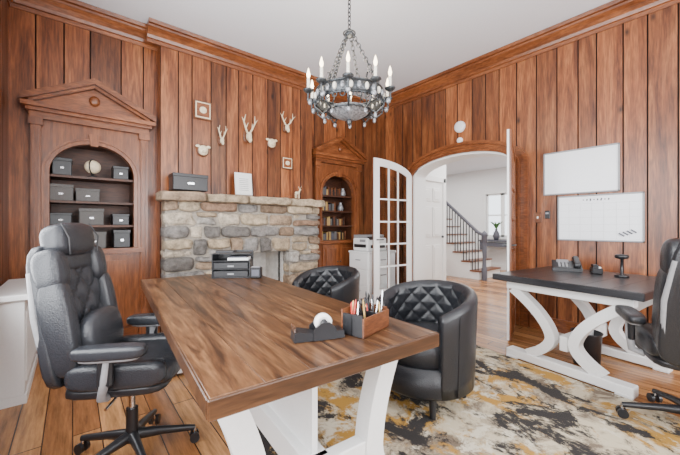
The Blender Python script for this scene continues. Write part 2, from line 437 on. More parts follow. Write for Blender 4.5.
def obj_box(name, c, s, m, rz=0, lid=None, bev=.006, label=True):
    mb = MB([m])
    mb.box((0,0,s[2]/2), s, m, bev=bev)
    mb.box((0,0,s[2]*.9), (s[0]+.008, s[1]+.008, s[2]*.2), lid or m, bev=.004)
    if label: mb.box((0,-s[1]/2-.002, s[2]*.42), (s[0]*.18, .006, s[2]*.11), M_chrome)
    return mb.finish(name, c, rz)
YS = 4.30
for (x, z, w, h, m) in [(-.08,1.70,.15,.17,M_plastic),(.40,1.70,.14,.14,M_plastic),
                        (-.09,1.45,.19,.16,M_basket),(.12,1.45,.19,.13,M_basket),
                        (-.09,1.21,.17,.12,M_plastic),(.15,1.21,.2,.17,M_basket),(.40,1.21,.15,.12,M_plastic),
                        (-.07,.97,.2,.17,M_basket),(.17,.97,.2,.17,M_basket),(.41,.97,.15,.19,M_plastic)]:
    obj_box('storage_box', (x, YS-.02, z), (w, .2, h), m)
mb = MB([M_chrome, M_bone])
mb.lathe([(0,0),(.05,0),(.045,.012),(.015,.02),(.012,.04)], m=M_plastic); mb.sup((0,0,.11), (.14,.14,.14), M_bone, p=2, cuts=8)
mb.torus((0,0,.11), .074, .006, M_plastic, rot=(.4,pi/2,0)); mb.finish('tabletop_globe', (.16, YS-.07, 1.70))
for z, x0, x1 in [(1.70, 3.08, 3.5), (1.45, 3.1, 3.4), (1.21, 3.06, 3.6), (.97, 3.1, 3.62)]:
    mb = MB([M_plastic]); x = x0
    while x < x1:
        w = random.uniform(.02, .045); h = random.uniform(.1, .15)
        mb.box((x+w/2, YS+.04, z+h/2), (w-.003, .15, h), random.choice([M_plastic, M_basket, M_holder, M_holder, M_ink, M_inner, M_gold])); x += w
    mb.finish('book_row')
for x, z in [(3.6, 1.70), (3.55, 1.45)]:
    mb = MB([M_chrome]); mb.lathe([(0,0),(.04,0),(.055,.05),(.04,.1),(.02,.13),(.028,.15)], m=M_silver); mb.finish('silver_vase', (x, YS, z))

# ------------------------------------------------------------------ stone fireplace
mb = MB([M_stone, M_mortar, M_fire])
sx0, sx1 = .74, 2.76; SY = 3.80
def stone(x0, x1, z0, z1, y0, y1, p=6):
    off = Vector((random.random()*50, 0, 0))
    def fn(w, q):
        n = noise.noise_vector(w*8+off); n2 = noise.noise_vector(w*22+off)
        return w+Vector((n.x*.02, n.y*.034+n2.y*.01, n.z*.02))
    mb.sup(((x0+x1)/2, (y0+y1)/2, (z0+z1)/2), (x1-x0, y1-y0, z1-z0), M_stone, p=p, cuts=6, fn=fn)
ox0, ox1, oz = 1.3, 2.25, .86
rows = [0, .2, .36, .56, .7, .86, 1.06, 1.2, 1.36, 1.48]
for z0, z1 in zip(rows[:-1], rows[1:]):
    segs = [(sx0, ox0), (ox1, sx1)] if z1 <= oz+.001 else [(sx0, sx1)]
    for s0, s1 in segs:
        x = s0
        while x < s1-.01:
            w = random.uniform(.14, .46)
            if abs(z0-.86) < .01: w = random.uniform(.12, .3)
            if s1-(x+w) < .13: w = s1-x
            dy = random.uniform(-.035, .03); g = .006
            if w > .16 and random.random() < .4 and z1-z0 > .15:
                zm = z0+(z1-z0)*random.uniform(.35,.65)
                stone(x+g, x+w-g, z0+g, zm-g, SY+dy, YC-.01)
                if w > .3:
                    xm = x+w*random.uniform(.4,.6)
                    stone(x+g, xm-g, zm+g, z1-g, SY-dy*.6, YC-.01); stone(xm+g, x+w-g, zm+g, z1-g, SY+dy*.5, YC-.01)
                else: stone(x+g, x+w-g, zm+g, z1-g, SY-dy*.6, YC-.01)
            else: stone(x+g, x+w-g, z0+g, z1-g, SY+dy, YC-.01)
            x += w
mb.bx(sx0+.02, ox0-.02, SY+.04, YC-.002, 0, 1.47, M_mortar); mb.bx(ox1+.02, sx1-.02, SY+.04, YC-.002, 0, 1.47, M_mortar)
mb.bx(ox0-.02, ox1+.02, SY+.04, YC-.002, oz+.01, 1.47, M_mortar)
x = .69
while x < 2.82:
    w = random.uniform(.3, .6)
    if 2.82-(x+w) < .2: w = 2.82-x
    stone(x+.002, x+w-.002, 1.47, 1.576+random.uniform(-.006,.002), 3.72+random.uniform(-.02,.02), YC-.012, 10); x += w
mb.bx(ox0, ox1, 4.5, 4.53, 0, .9, M_fire); mb.bx(ox0-.03, ox0, 4.0, 4.53, 0, .9, M_fire); mb.bx(ox1, ox1+.03, 4.0, 4.53, 0, .9, M_fire)
mb.bx(ox0-.03, ox1+.03, 4.0, 4.53, .87, .9, M_fire)
mb.finish('stone_fireplace')
mb = MB([M_stone])
for i in range(6):
    a = .8+i*.33
    mb.sup((a+.165, 3.60, .035), (.325, .3, .07), M_stone, p=9, cuts=4)
mb.finish('hearth_slab')

obj_box('black_file_box', (1.0, 3.88, 1.59), (.36, .2, .18), M_plastic)
mb = MB([M_paper, M_white]); mb.box((0,0,.14), (.22,.015,.28), M_white, rot=(-.12,0,0)); mb.box((0,-.011,.14), (.19,.004,.25), M_paper, rot=(-.12,0,0))
for k in range(7): mb.box((0,-.0165+(.14-.06-k*.024)*.12*-1, .06+k*.024), (.12,.003,.003), M_ink, rot=(-.12,0,0))
mb.finish('certificate_stand', (1.66, 3.93, 1.588))
mb = MB([M_gplastic])
mb.sup((0,0,.075),(.09,.035,.04),M_bone,p=2.5,cuts=4)
for x in (-.03,.03):
    for y in (-.01,.01): mb.cyl((x,y,0),(x,y,.07),.004,.006,M_bone,8)
mb.tube([(.035,0,.08),(.05,0,.11),(.06,0,.125)],[.013,.01,.009],M_bone); mb.sup((.068,0,.128),(.035,.018,.018),M_bone,p=2,cuts=3)
for s in (-1,1): mb.tube([(.058,s*.005,.135),(.055,s*.02,.155),(.06,s*.025,.175)],.0025,M_bone,5)
mb.finish('deer_figurine', (2.42, 3.88, 1.585), .3)

def antler_mount(name, x, z, s, skull=True, spread=1.0):
    mb = MB([M_bone, M_holder])
    mb.sup((0,-.012,0), (.1*s,.024,.14*s), M_holder, p=3, cuts=4)
    if skull:
        mb.sup((0,-.05*s,-.01*s), (.055*s,.07*s,.09*s), M_bone, p=2.2, cuts=5)
        mb.sup((0,-.08*s,-.05*s), (.035*s,.05*s,.06*s), M_bone, p=2.2, cuts=4)
    for k in (-1, 1):
        P = [(k*.015*s,-.04*s,.03*s), (k*.05*s*spread,-.05*s,.07*s), (k*.085*s*spread,-.06*s,.13*s), (k*.07*s*spread,-.08*s,.2*s)]
        mb.tube(P, [.011*s,.010*s,.008*s,.003*s], M_bone, 6)
        mb.tube([P[1], (k*.03*s*spread,-.08*s,.12*s)], [.008*s,.002*s], M_bone, 6)
        mb.tube([P[2], (k*.12*s*spread,-.07*s,.17*s)], [.007*s,.002*s], M_bone, 6)
    mb.finish(name, (x, YC, z))
antler_mount('antler_mount', 1.42, 2.26, .85, True, .6)
antler_mount('deer_skull_mount', 1.76, 2.37, 1.25, True, .7)
antler_mount('deer_skull_mount', 2.33, 2.59, 1.0, True, 1.0)
for x, z, w, h in [(1.2, 2.58, .20, .22), (2.35, 2.09, .17, .17)]:
    mb = MB([M_holder, M_paper, M_bone])
    mb.box((0,-.012,0), (w,.022,h), M_holder, bev=.004); mb.box((0,-.025,0), (w*.85,.004,h*.85), M_bone); mb.box((0,-.028,0), (w*.72,.004,h*.72), M_trim); mb.sup((0,-.03,0), (w*.42,.014,h*.38), M_bone, p=2, cuts=3)
    mb.finish('framed_plaque', (x, YC, z))
for x, z in [(1.2, 2.1), (2.1, 2.33)]:
    mb = MB([M_bone, M_holder])
    mb.sup((0,-.015,0),(.14,.03,.15),M_holder,p=2,cuts=5); mb.sup((0,-.035,.0),(.11,.05,.12),M_bone,p=2.2,cuts=5)
    for s in (-1,1): mb.sup((s*.06,-.03,.045),(.055,.02,.035),M_bone,p=2,cuts=3)
    mb.sup((0,-.06,-.02),(.045,.05,.04),M_bone,p=2,cuts=3)
    mb.finish('animal_head_mount', (x, YC, z))

mb = MB([M_white]); mb.bx(XL+.02, -.25, 3.05, 3.96, .06, .70, bev=.004); mb.bx(XL+.02, -.22, 3.02, 3.98, .70, .74, bev=.006)
for k in range(22): mb.bx(-.25, -.242, 3.09+k*.039, 3.105+k*.039, .14, .62)
mb.bx(XL+.02, -.24, 3.05, 3.96, 0, .06)
mb.finish('radiator_cover')

# ------------------------------------------------------------------ french doors
def french_leaf(name, hinge, ang, w, side):
    mb = MB([M_white, M_trimZ])
    def top(x):
        t = 1-x/ (w+.02); return SPR-.02+RISE*math.sqrt(max(0, 1-t*t))
    for (d0, d1, m) in ((0, .02, M_white), (-.02, 0, M_trimZ)):
        if side < 0: d0, d1 = -d1, -d0
        F = lambda a, d, z: (a, d, z)
        st = .1
        def col(x0, x1, z0, z1=None, n=6):
            for i in range(n):
                p, q = x0+(x1-x0)*i/n, x0+(x1-x0)*(i+1)/n
                if z1 is None: mb.prism(F, [(p,z0),(q,z0),(q,top(q)),(p,top(p))], d0, d1, m)
                else: mb.prism(F, [(p,z0),(q,z0),(q,z1),(p,z1)], d0, d1, m)
        col(.005, st, .02); col(w-st, w, .02)
        mb.prism(F, [(st,.02),(w-st,.02),(w-st,.26),(st,.26)], d0, d1, m)
        for i in range(12):
            p, q = st+(w-2*st)*i/12, st+(w-2*st)*(i+1)/12
            mb.prism(F, [(p,top(p)-.11),(q,top(q)-.11),(q,top(q)),(p,top(p))], d0, d1, m)
        for k in (1, 2):
            x = st+(w-2*st)*k/3; mb.prism(F, [(x-.011,.26),(x+.011,.26),(x+.011,top(x)-.1),(x-.011,top(x)-.1)], d0, d1*.9, m)
        for k in range(1, 5):
            z = .26+(1.8-.26)*k/4.6; mb.prism(F, [(st,z-.011),(w-st,z-.011),(w-st,z+.011),(st,z+.011)], d0, d1*.9, m)
    mb.prism(lambda a, d, z: (a, d, z), [(st,.26),(w-st,.26),(w-st,1.98),(st,1.9)], -.003, .003, M_glass)
    mb.cyl((w-.05, -.05, 1.0), (w-.05, .05, 1.0), .01, None, M_iron, 10)
    for y in (-.055, .055): mb.cyl((w-.05, y, 1.0), (w-.15, y, 1.0), .008, None, M_iron, 8)
    return mb.finish(name, hinge, ang)
french_leaf('door_1', (4.13, 3.25, 0), math.radians(171.3), .74, 1)
french_leaf('door_2', (4.14, 1.71, 0), math.radians(199.2), .7, -1)

# ------------------------------------------------------------------ hall
mb = MB([M_hall]); mb.bx(4.5, 5.6, 3.56, 3.68, 0, 2.8); mb.finish('wall_hall_left')
mb = MB([M_hall]); mb.bx(5.48, 5.6, 3.68, 7.0, 0, 2.8); mb.finish('wall_hall_return')
mb = MB([M_hall]); mb.bx(4.33, 9.3, 1.2, 1.32, 0, 2.8); mb.finish('wall_hall_right')
mb = MB([M_hall]); mb.bx(5.48, 9.3, 7.0, 7.12, 0, 2.8); mb.finish('wall_hall_end')
mb = MB([M_hall]); mb.bx(4.33, 4.5, 3.28, 3.68, 0, 2.8); mb.bx(4.33, 4.5, 1.32, 1.69, 0, 2.8); mb.bx(4.33, 4.5, 1.69, 3.28, 2.24, 2.8); mb.finish('wall_hall_near')
mb = MB([M_hall]); mb.bx(9.1, 9.22, 1.32, 3.6, 0, 2.8); mb.bx(9.1, 9.22, 4.5, 7.0, 0, 2.8); mb.bx(9.1, 9.22, 3.6, 4.5, 0, .9); mb.bx(9.1, 9.22, 3.6, 4.5, 2.1, 2.8); mb.finish('wall_hall_far')
mb = MB([M_ceil]); mb.bx(4.33, 9.3, 1.2, 7.15, 2.8, 2.9); mb.finish('ceiling_hall')
mb = MB([M_white]); mb.bx(4.5, 4.64, 3.535, 3.56, 0, .14); mb.bx(5.54, 5.6, 3.535, 3.56, 0, .14); mb.bx(9.07,9.1,1.32,7.0,0,.14); mb.finish('baseboard_hall')
Fh = lambda a, d, z: (9.1+d, a, z)
window('window_3', Fh, 3.6, 4.5, .9, 2.1, 2)
mb = MB([M_white])
mb.bx(4.66, 4.74, 3.515, 3.558, 0, 2.1, bev=.004); mb.bx(5.44, 5.52, 3.515, 3.558, 0, 2.1, bev=.004); mb.bx(4.66, 5.52, 3.515, 3.558, 2.02, 2.12, bev=.004)
mb.bx(4.74, 5.44, 3.54, 3.558, .01, 2.02)
for x in (4.82, 5.12):
    for z0, z1 in ((.2,.85),(1.0,1.55),(1.65,1.9)):
        mb.bx(x, x+.24, 3.525, 3.54, z0, z1, bev=.005); mb.bx(x+.04, x+.2, 3.518, 3.53, z0+.04, z1-.04, bev=.004)
mb.sup((5.38,3.495,1.0),(.05,.05,.05),M_iron,p=2,cuts=4); mb.finish('door_3')
mb = MB([M_white, M_holder, M_iron])
n = 9; run, rise, y0 = .215, .2, 3.62
for i in range(n):
    mb.bx(7.0, 8.0, y0+i*run, y0+(i+1)*run+.0, 0, (i+1)*rise-.03, M_white)
    mb.bx(6.97, 8.0, y0+i*run-.025, y0+(i+1)*run, (i+1)*rise-.03, (i+1)*rise, M_holder)
    for k in (.04, .11, .18):
        mb.cyl((7.03, y0+i*run+k, (i+1)*rise), (7.03, y0+i*run+k, (i+1)*rise+.84+(k-.06)*rise/run), .013, None, M_iron, 8)
mb.tube([(7.03, y0-.08, rise+.8), (7.03, y0+.05, rise+.86), (7.03, y0+n*run, (n)*rise+.95)], .035, M_ink, 10)
mb.lathe([(.06,0),(.06,.25),(.045,.28),(.035,.5),(.055,.75),(.04,.8),(.06,.84),(.06,.98),(.07,1.0),(.06,1.04),(0,1.1)], (7.03, y0-.1, 0), M_ink, 16)
mb.finish('staircase')
mb = MB([M_ink]); mb.box((0,0,.8),(.35,.8,.04),M_ink,bev=.005)
for x in (-.14,.14):
    for y in (-.36,.36): mb.box((x,y,.39),(.04,.04,.78),M_ink)
mb.box((0,0,.7),(.33,.76,.1),M_ink); mb.finish('console_table', (8.85, 4.1, 0))
mb = MB([M_ink]); mb.lathe([(0,0),(.05,0),(.09,.1),(.07,.2),(.03,.26),(.04,.3)],m=M_ink)
for k in range(9):
    a=k*.7; mb.tube([(0,0,.28),(math.cos(a)*.06,math.sin(a)*.06,.42),(math.cos(a)*.16,math.sin(a)*.16,.5)],[.006,.02,.003],M_green,6)
mb.finish('potted_plant', (8.85, 4.1, .82))

# ------------------------------------------------------------------ corner cabinet + printer
mb = MB([M_white, M_gplastic])
mb.bx(-.3, .3, -.22, .22, .04, .78, M_white, .006); mb.bx(-.31, .31, -.23, .23, .78, .81, M_white, .005); mb.bx(-.28,.28,-.2,.2,0,.04,M_gplastic)
for k in range(3): mb.bx(-.28, .28, -.232, -.22, .07+k*.235, .29+k*.235, M_white, .004); mb.bx(-.06,.06,-.245,-.232,.2+k*.235,.215+k*.235,M_gplastic)
for k in range(3): mb.bx(-.312, -.3, -.2, .2, .07+k*.235, .29+k*.235, M_white, .004); mb.bx(-.325,-.312,-.05,.05,.2+k*.235,.215+k*.235,M_gplastic)
mb.finish('white_filing_cabinet', (3.72, 3.70, 0))
mb = MB([M_white, M_plastic])
mb.box((0,0,.1),(.42,.34,.2),M_white,bev=.02,seg=3); mb.box((0,.02,.225),(.4,.3,.05),M_gplastic,bev=.01); mb.box((0,-.175,.07),(.3,.03,.05),M_plastic)
mb.box((0,-.22,.04),(.28,.1,.01),M_paper); mb.box((-.08,-.16,.2),(.2,.06,.02),M_plastic,rot=(.5,0,0)); mb.box((-.215,0,.08),(.012,.26,.05),M_plastic); mb.box((-.215,-.06,.16),(.012,.12,.04),M_gplastic)
mb.finish('printer', (3.68, 3.72, .812))

# ------------------------------------------------------------------ trestle tables
def trestle_table(name, loc, rz, W, L, topmat, edgemat, inset, panel=True, Ht=.76, waist=.085, lw=.038, foot=.26):
    mb = MB([M_white, topmat, edgemat]); th = .055
    nb = 6; w = (W-.0)/nb
    for i in range(nb):
        x0 = -W/2+i*w; mb.box((x0+w/2, 0, Ht-th/2+.0), (w, L, th), topmat, bev=.0018)
    mb.box((0, -L/2-.004, Ht-th/2-.001), (W+.012, .012, th), edgemat, bev=.003); mb.box((0, L/2+.004, Ht-th/2-.001), (W+.012, .012, th), edgemat, bev=.003)
    for s in (-1,1): mb.box((s*(W/2+.003), 0, Ht-th/2-.001), (.01, L, th), edgemat, bev=.003)
    zt = Ht-th
    F = lambda a, d, z: (a, d, z)
    for s in (-1, 1):
        y = s*(L/2-inset)
        mb.box((0, y, zt-.04), (W*.86, .09, .075), M_white, bev=.004)
        mb.box((0, y, .045), (W*.86, .1, .07), M_white, bev=.006)
        for k in (-1, 1): mb.box((k*W*.38, y, .012), (.1, .11, .022), M_white, bev=.003)
        for k in (-1, 1):
            zm, z0, z1 = .26, .075, zt-.07; n = 18; cl = []
            for i in range(n+1):
                z = z0+(z1-z0)*i/n
                if z > zm: x = waist+(W*.39-waist)*((z-zm)/(z1-zm))**1.7
                else: x = waist+(W*foot-waist)*((zm-z)/(zm-z0))**1.8
                cl.append(Vector((x, z)))
            L1, L2 = [], []
            for i, p in enumerate(cl):
                t = (cl[min(i+1, n)]-cl[max(i-1, 0)]).normalized(); nn = Vector((t.y, -t.x))
                L1.append((k*(p.x+nn.x*lw), min(max(p.y+nn.y*lw, z0), z1))); L2.append((k*(p.x-nn.x*lw), min(max(p.y-nn.y*lw, z0), z1)))
            mb.band(F, L1, L2, y-.04, y+.04, M_white)
    yl = L/2-inset
    mb.box((0, 0, .24), (.06 if waist < .12 else .1, 2*yl, .12), M_white, bev=.004)
    if waist > .12:
        for s in (-1,1): mb.box((0, s*yl, .24), (2*waist, .06, .12), M_white, bev=.004)
    mb.box((0, 0, zt-.03), (.09, 2*yl, .05), M_white, bev=.004)
    if panel: mb.box((0, 0, .42), (.025, 2*yl-.06, .5), M_white)
    return mb.finish(name, loc, rz)
RT = math.radians(-4.3)
ax = Vector((math.sin(-RT), math.cos(RT), 0)); bx_ = Vector((math.cos(RT), math.sin(RT), 0))
ZR = .0125
TC = Vector((.268, .845, ZR))+bx_*.445+ax*1.12
trestle_table('farmhouse_table', TC, RT, .89, 2.24, M_table, M_tedge, .2, Ht=.75, waist=.25, lw=.045, foot=.38)
def tp(u, v, z=.7525): return TC+bx_*u+ax*v+Vector((0,0,z))
dr = math.radians(-8); dax = Vector((math.cos(dr), math.sin(dr), 0))
A = Vector((3.03, 1.43, 0)); L_d, W_d = 1.03, 1.06
DC = A+dax*L_d/2+Vector((-math.sin(8*pi/180), -math.cos(8*pi/180), 0))*W_d/2
trestle_table('writing_desk', DC, dr-pi/2, W_d, L_d, M_black_top, M_black_top, .13, False)

# ------------------------------------------------------------------ office chairs
def office_chair(name, loc, rz, lumbar=True, mat=M_leather2, base_mat=M_plastic, hs=1.0, sc=1.0):
    mb = MB([mat, M_plastic, M_gplastic, M_chrome])
    mb.T = Matrix.Diagonal((sc, sc, 1, 1))
    for i in range(5):
        a = 2*pi*i/5+.3; c, s = math.cos(a), math.sin(a)
        mb.tube([(c*.03, s*.03, .12), (c*.16, s*.16, .105), (c*.34, s*.34, .075)], [.03, .022, .016], base_mat, 8)
        mb.cyl((c*.34, s*.34, .075), (c*.34, s*.34, .045), .01, None, M_chrome, 8)
        for k in (-1, 1):
            p = Vector((c*.34-s*.012*k, s*.34+c*.012*k, .028)); q = p+Vector((-s*.018*k, c*.018*k, 0))
            mb.cyl(p, q, .028, None, M_plastic, 16)
    mb.cyl((0,0,.09), (0,0,.26), .032, None, M_plastic); mb.cyl((0,0,.26), (0,0,.42), .018, None, M_chrome)
    mb.box((0,0,.405), (.26,.2,.04), M_plastic, bev=.01); mb.tube([(0,-.1,.4),(0,-.3,.39)], .007, M_chrome)
    mb.sup((.0,0,.435), (.5,.5,.05), M_plastic, p=6)
    def seatf(w, q):
        if q.z > 0: w.z -= .015*max(0, 1-abs(q.y)*1.5)
        return w
    mb.sup((.02,0,.495), (.54,.5,.12), mat, p=5, cuts=10, fn=seatf)
    mb.sup((.02,.22,.51), (.48,.1,.12), mat, p=4); mb.sup((.02,-.22,.51), (.48,.1,.12), mat, p=4)
    for y in (-.165,.165): mb.tube([(-.22,y,.553),(0,y,.548),(.22,y,.553),(.28,y,.51)], .004, M_plastic, 6)
    th = math.radians(11); sn, cs = math.sin(th), math.cos(th)
    def B(s, y, o):
        s *= hs; return (-.23-s*sn+o*cs, y, .5+s*cs+o*sn)
    R = (0, -th, 0)
    def taper(w, q):
        w.y *= 1-.1*q.z; return w
    mb.sup(B(.29,0,-.045), (.07,.5,.66*hs), mat, R, p=6, cuts=8, fn=taper)
    def quilt(w, q):
        if q.x > .3:
            a, b = w.y*21, w.z*21
            d = min(abs(math.sin(a+b)), abs(math.sin(a-b)))
            w.x += .022*(d**.5)-.014
        return w
    mb.sup(B(.29,0,.0), (.1,.34,.48*hs), mat, R, p=8, cuts=30, fn=quilt)
    for k in (-1, 1):
        mb.sup(B(.23,k*.205,.02), (.15,.11,.44*hs), mat, R, p=3.5, cuts=8)
        mb.sup(B(.49,k*.185,.015), (.14,.13,.2*hs), mat, R, p=3, cuts=8)
        mb.tube([B(.1,k*.24,-.06), B(.3,k*.25,-.06), B(.5,k*.22,-.06)], .014, M_gplastic)
    mb.sup(B(.52,0,.0), (.12,.32,.1), mat, R, p=4)
    mb.sup(B(.625,0,.02), (.15,.34,.17*hs), mat, R, p=3.2, cuts=8); mb.box(B(.57,0,-.04), (.03,.12,.14), M_plastic, R, bev=.008)
    for k in (-1,1): mb.tube([B(.55,k*.13,.085),B(.625,k*.14,.1),B(.7,k*.13,.07)],.004,M_plastic,6)
    if lumbar: mb.sup(B(.14,0,.1), (.12,.36,.24), mat, R, p=2.8, cuts=8)
    for k in (-1, 1):
        mb.tube([(-.02,k*.24,.42), (-.02,k*.3,.44), (0,k*.305,.52), (.01,k*.3,.6)], [.02,.02,.022,.025], M_gplastic, 10)
        mb.box((.0,k*.302,.55), (.07,.035,.12), M_plastic, bev=.01)
        mb.sup((.02,k*.3,.64), (.34,.1,.06), mat, p=4, cuts=7)
        mb.sup((.02,k*.3,.615), (.28,.07,.03), M_gplastic, p=4)
    mb.cyl((-.2,0,.42), (-.28,0,.5), .03, None, M_plastic)
    return mb.finish(name, loc, rz)
office_chair('executive_chair', (.235, 1.96, ZR), math.radians(-29), True, M_leather2, sc=.86)
office_chair('executive_chair', (2.77, .13, ZR), math.radians(22), False, M_leather, hs=1.07)

# ------------------------------------------------------------------ quilted tub chairs (open side +X)
def tub_chair(name, loc, rz):
    mb = MB([M_leather, M_plastic])
    nt, amax = 150, math.radians(128); vs = []; fs = []
    Ro, Ri, zb = .345, .272, .14
    def ztop(t): return .77-.13*(abs(t)/amax)**2.2
    K = 0
    for i in range(nt+1):
        t = -amax+2*amax*i/nt; zt = ztop(t); col = []
        for q in range(7):
            z = zb+(zt-.04-zb)*q/6; col.append((Ro-.02*(1-q/6), z))
        Rm = (Ro+Ri)/2; hw = (Ro-Ri)/2
        for q in range(1, 8):
            a = pi*q/8; col.append((Rm+hw*math.cos(a), zt-.04+.04*math.sin(a)))
        ni = 34
        for q in range(ni+1):
            z = zt-.04-(zt-.04-.40)*q/ni
            A_, B_ = t*Ri*24, (z-.4)*24
            d = min(abs(math.sin(A_+B_)), abs(math.sin(A_-B_)))
            col.append((Ri-.016*d**.5, z))
        K = len(col)
        for r, z in col:
            vs.append((-math.cos(t)*r*1.0, math.sin(t)*r, z))
    for i in range(nt):
        for q in range(K-1):
            fs.append([i*K+q, (i+1)*K+q, (i+1)*K+q+1, i*K+q+1])
        fs.append([i*K, (i+1)*K, (i+1)*K+K-1, i*K+K-1])
    fs.append(list(range(K))); fs.append([nt*K+q for q in range(K)])
    mb.add(vs, fs, M_leather, True)
    mb.lathe([(0,.13),(.315,.13),(.325,.15),(.32,.3),(0,.3)], m=M_leather, n=40)
    mb.lathe([(0,.29),(.25,.29),(.275,.32),(.275,.42),(.25,.455),(.15,.465),(0,.468)], (.02,0,0), M_leather, 40)
    for t in (-1.9,-.75, .75, 1.9):
        mb.tube([(-math.cos(t)*(Ro-.018+.02*k/6), math.sin(t)*(Ro-.018+.02*k/6), zb+(ztop(t)-.04-zb)*k/6) for k in range(7)], .003, M_plastic, 6)
    for k in range(4):
        a = pi/4+k*pi/2; mb.cyl((math.cos(a)*.25, math.sin(a)*.25, .14), (math.cos(a)*.27, math.sin(a)*.27, 0), .026, .018, M_plastic, 12)
    return mb.finish(name, loc, rz)
tub_chair('tub_armchair', (1.90, 1.38, ZR), math.radians(182))
tub_chair('tub_armchair', (1.97, 2.62, 0), math.radians(190))

# ------------------------------------------------------------------ rug
mb = MB([M_rug]); mb.box((0,0,.006), (2.4, 3.2, .012), M_rug, bev=.003)
for k in range(120):
    x = -1.19+k*.02; mb.box((x, 1.615, .004), (.006,.04,.004), M_paper)
mb.finish('abstract_rug', (1.75, .52, 0), math.radians(-8))

# ------------------------------------------------------------------ things on the main table
mb = MB([M_plastic, M_leather])
for k, (z0, z1) in enumerate(((0,.07),(.07,.075),(.14,.145),(.2,.205))):
    mb.bx(-.15, .15, -.11, .11, z0, z1 if k else .008)
mb.bx(-.155,-.148,-.11,.11,0,.2); mb.bx(.148,.155,-.11,.06,0,.14); mb.bx(-.155,.155,.1,.11,0,.22)
mb.bx(-.14,.14,-.118,-.105,.01,.06,bev=.003); mb.bx(-.14,.14,-.118,-.105,.078,.13,bev=.003)
for z in (.035,.1): mb.box((0,-.122,z),(.05,.008,.012),M_gplastic)
mb.bx(-.15,0,.0,.1,.2,.22); mb.box((.05,0,.155),(.17,.15,.02),M_paper); mb.box((.05,0,.17),(.15,.14,.01),M_ink)
mb.finish('desk_organizer', tp(.22, .86), math.radians(-32))
mb = MB([M_plastic]); mb.box((0,0,.045),(.09,.07,.09),M_plastic,bev=.008); mb.box((0,0,.092),(.07,.05,.006),M_gplastic); mb.box((0,-.036,.045),(.06,.003,.05),M_ink)
mb.finish('desk_clock', tp(.35, .66), math.radians(-38))
mb = MB([M_plastic, M_paper, M_chrome])
F = lambda a, d, z: (a, d, z)
mb.prism(F, [(-.1,0),(.1,0),(.098,.028),(.07,.03),(.04,.022),(-.0,.02),(-.03,.028),(-.08,.038),(-.098,.034)], -.035, .035, M_plastic)
for y in (-.035,.035): mb.prism(F, [(-.025,.0),(.065,.0),(.065,.04),(.04,.065),(.005,.065),(-.025,.04)], y-.004, y+.004, M_plastic)
mb.T = Matrix.Translation((.022,0,.058)) @ Matrix.Rotation(pi/2,4,'X')
mb.lathe([(.014,-.012),(.034,-.012),(.034,.012),(.014,.012),(.014,-.012)], m=M_paper, n=28)
mb.lathe([(0,-.03),(.013,-.03),(.013,.03),(0,.03)], m=M_plastic, n=16)
mb.T = Matrix.Identity(4)
mb.box((-.096,0,.045),(.006,.06,.018),M_chrome)
mb.finish('tape_dispenser', tp(.01, -.895), math.radians(-20))
mb = MB([M_holder, M_plastic])
mb.bx(-.1,.1,-.055,-.047,0,.075,M_holder); mb.bx(-.1,.1,.047,.055,0,.1,M_holder); mb.bx(-.1,-.092,-.047,.047,0,.085,M_plastic); mb.bx(.092,.1,-.047,.047,0,.085,M_holder)
mb.bx(-.1,.1,-.055,.055,0,.006,M_holder); mb.bx(-.004,.004,-.047,.047,0,.08,M_plastic); mb.bx(-.1,0,0,.006,0,.08,M_plastic)
cols = [M_red, M_plastic, M_plastic, M_gold, M_plastic, M_chrome, M_holder, M_gold, M_plastic]
for i in range(26):
    x = random.uniform(-.085, .085); y = random.uniform(-.035, .035)
    dx, dy, h = random.uniform(-.03,.03), random.uniform(-.02,.02), random.uniform(.1,.16)
    m = random.choice(cols); mb.tube([(x,y,.008),(x+dx*.95,y+dy*.95,h*.93),(x+dx,y+dy,h)],[.004,.004,.0015],m,7)
for s in (-1,1): mb.torus((-.05+s*.014,-.02,.13),.012,.0035,M_plastic,rot=(pi/2,0,.3),n=14,k=6)
mb.finish('pen_holder', tp(.225, -.93), math.radians(14))

# ------------------------------------------------------------------ right desk items
def dpos(x, y): return (x, y, .762)
mb = MB([M_plastic, M_gplastic])
mb.prism(lambda a,d,z:(a,d,z), [(-.1,0),(.1,0),(.1,.09),(-.1,.03)], -.12, .12, M_plastic)
mb.sup((.02,-.08,.095),(.22,.05,.04),M_plastic,(0,-.28,0),p=4)
for z in (-.07,.1): mb.sup((z,-.08,.082+z*.28),(.06,.06,.05),M_plastic,p=3)
for i in range(4):
    for j in range(3): mb.box((-.06+i*.03,.0+j*.03,.047+i*.009),(.018,.018,.008),M_gplastic,rot=(0,-.29,0))
mb.box((.065,.03,.085),(.05,.1,.01),M_gplastic,rot=(0,-.29,0))
mb.finish('desk_phone', dpos(3.78, 1.06), math.radians(20))
mb = MB([M_plastic]); mb.lathe([(0,0),(.05,0),(.05,.012),(.012,.02),(.01,.15),(.045,.16),(.05,.175),(.045,.19),(0,.195)],m=M_plastic); mb.finish('charging_stand', dpos(3.66, .62))
mb = MB([M_plastic]); mb.bx(-.06,.06,-.04,.04,0,.05,M_plastic,.004); mb.bx(-.05,.05,-.01,.03,.05,.08,M_plastic); mb.box((0,-.02,.055),(.08,.02,.01),M_paper); mb.finish('card_holder', dpos(3.76, .82), .4)
mb = MB([M_plastic, M_leather]); mb.lathe([(0,0),(.095,0),(.11,.27),(.115,.28),(.107,.28),(.092,.012),(0,.012)],m=M_plastic); mb.torus((0,0,.28),.112,.005,M_plastic)
mb.finish('waste_bin', (3.45, .82, 0))

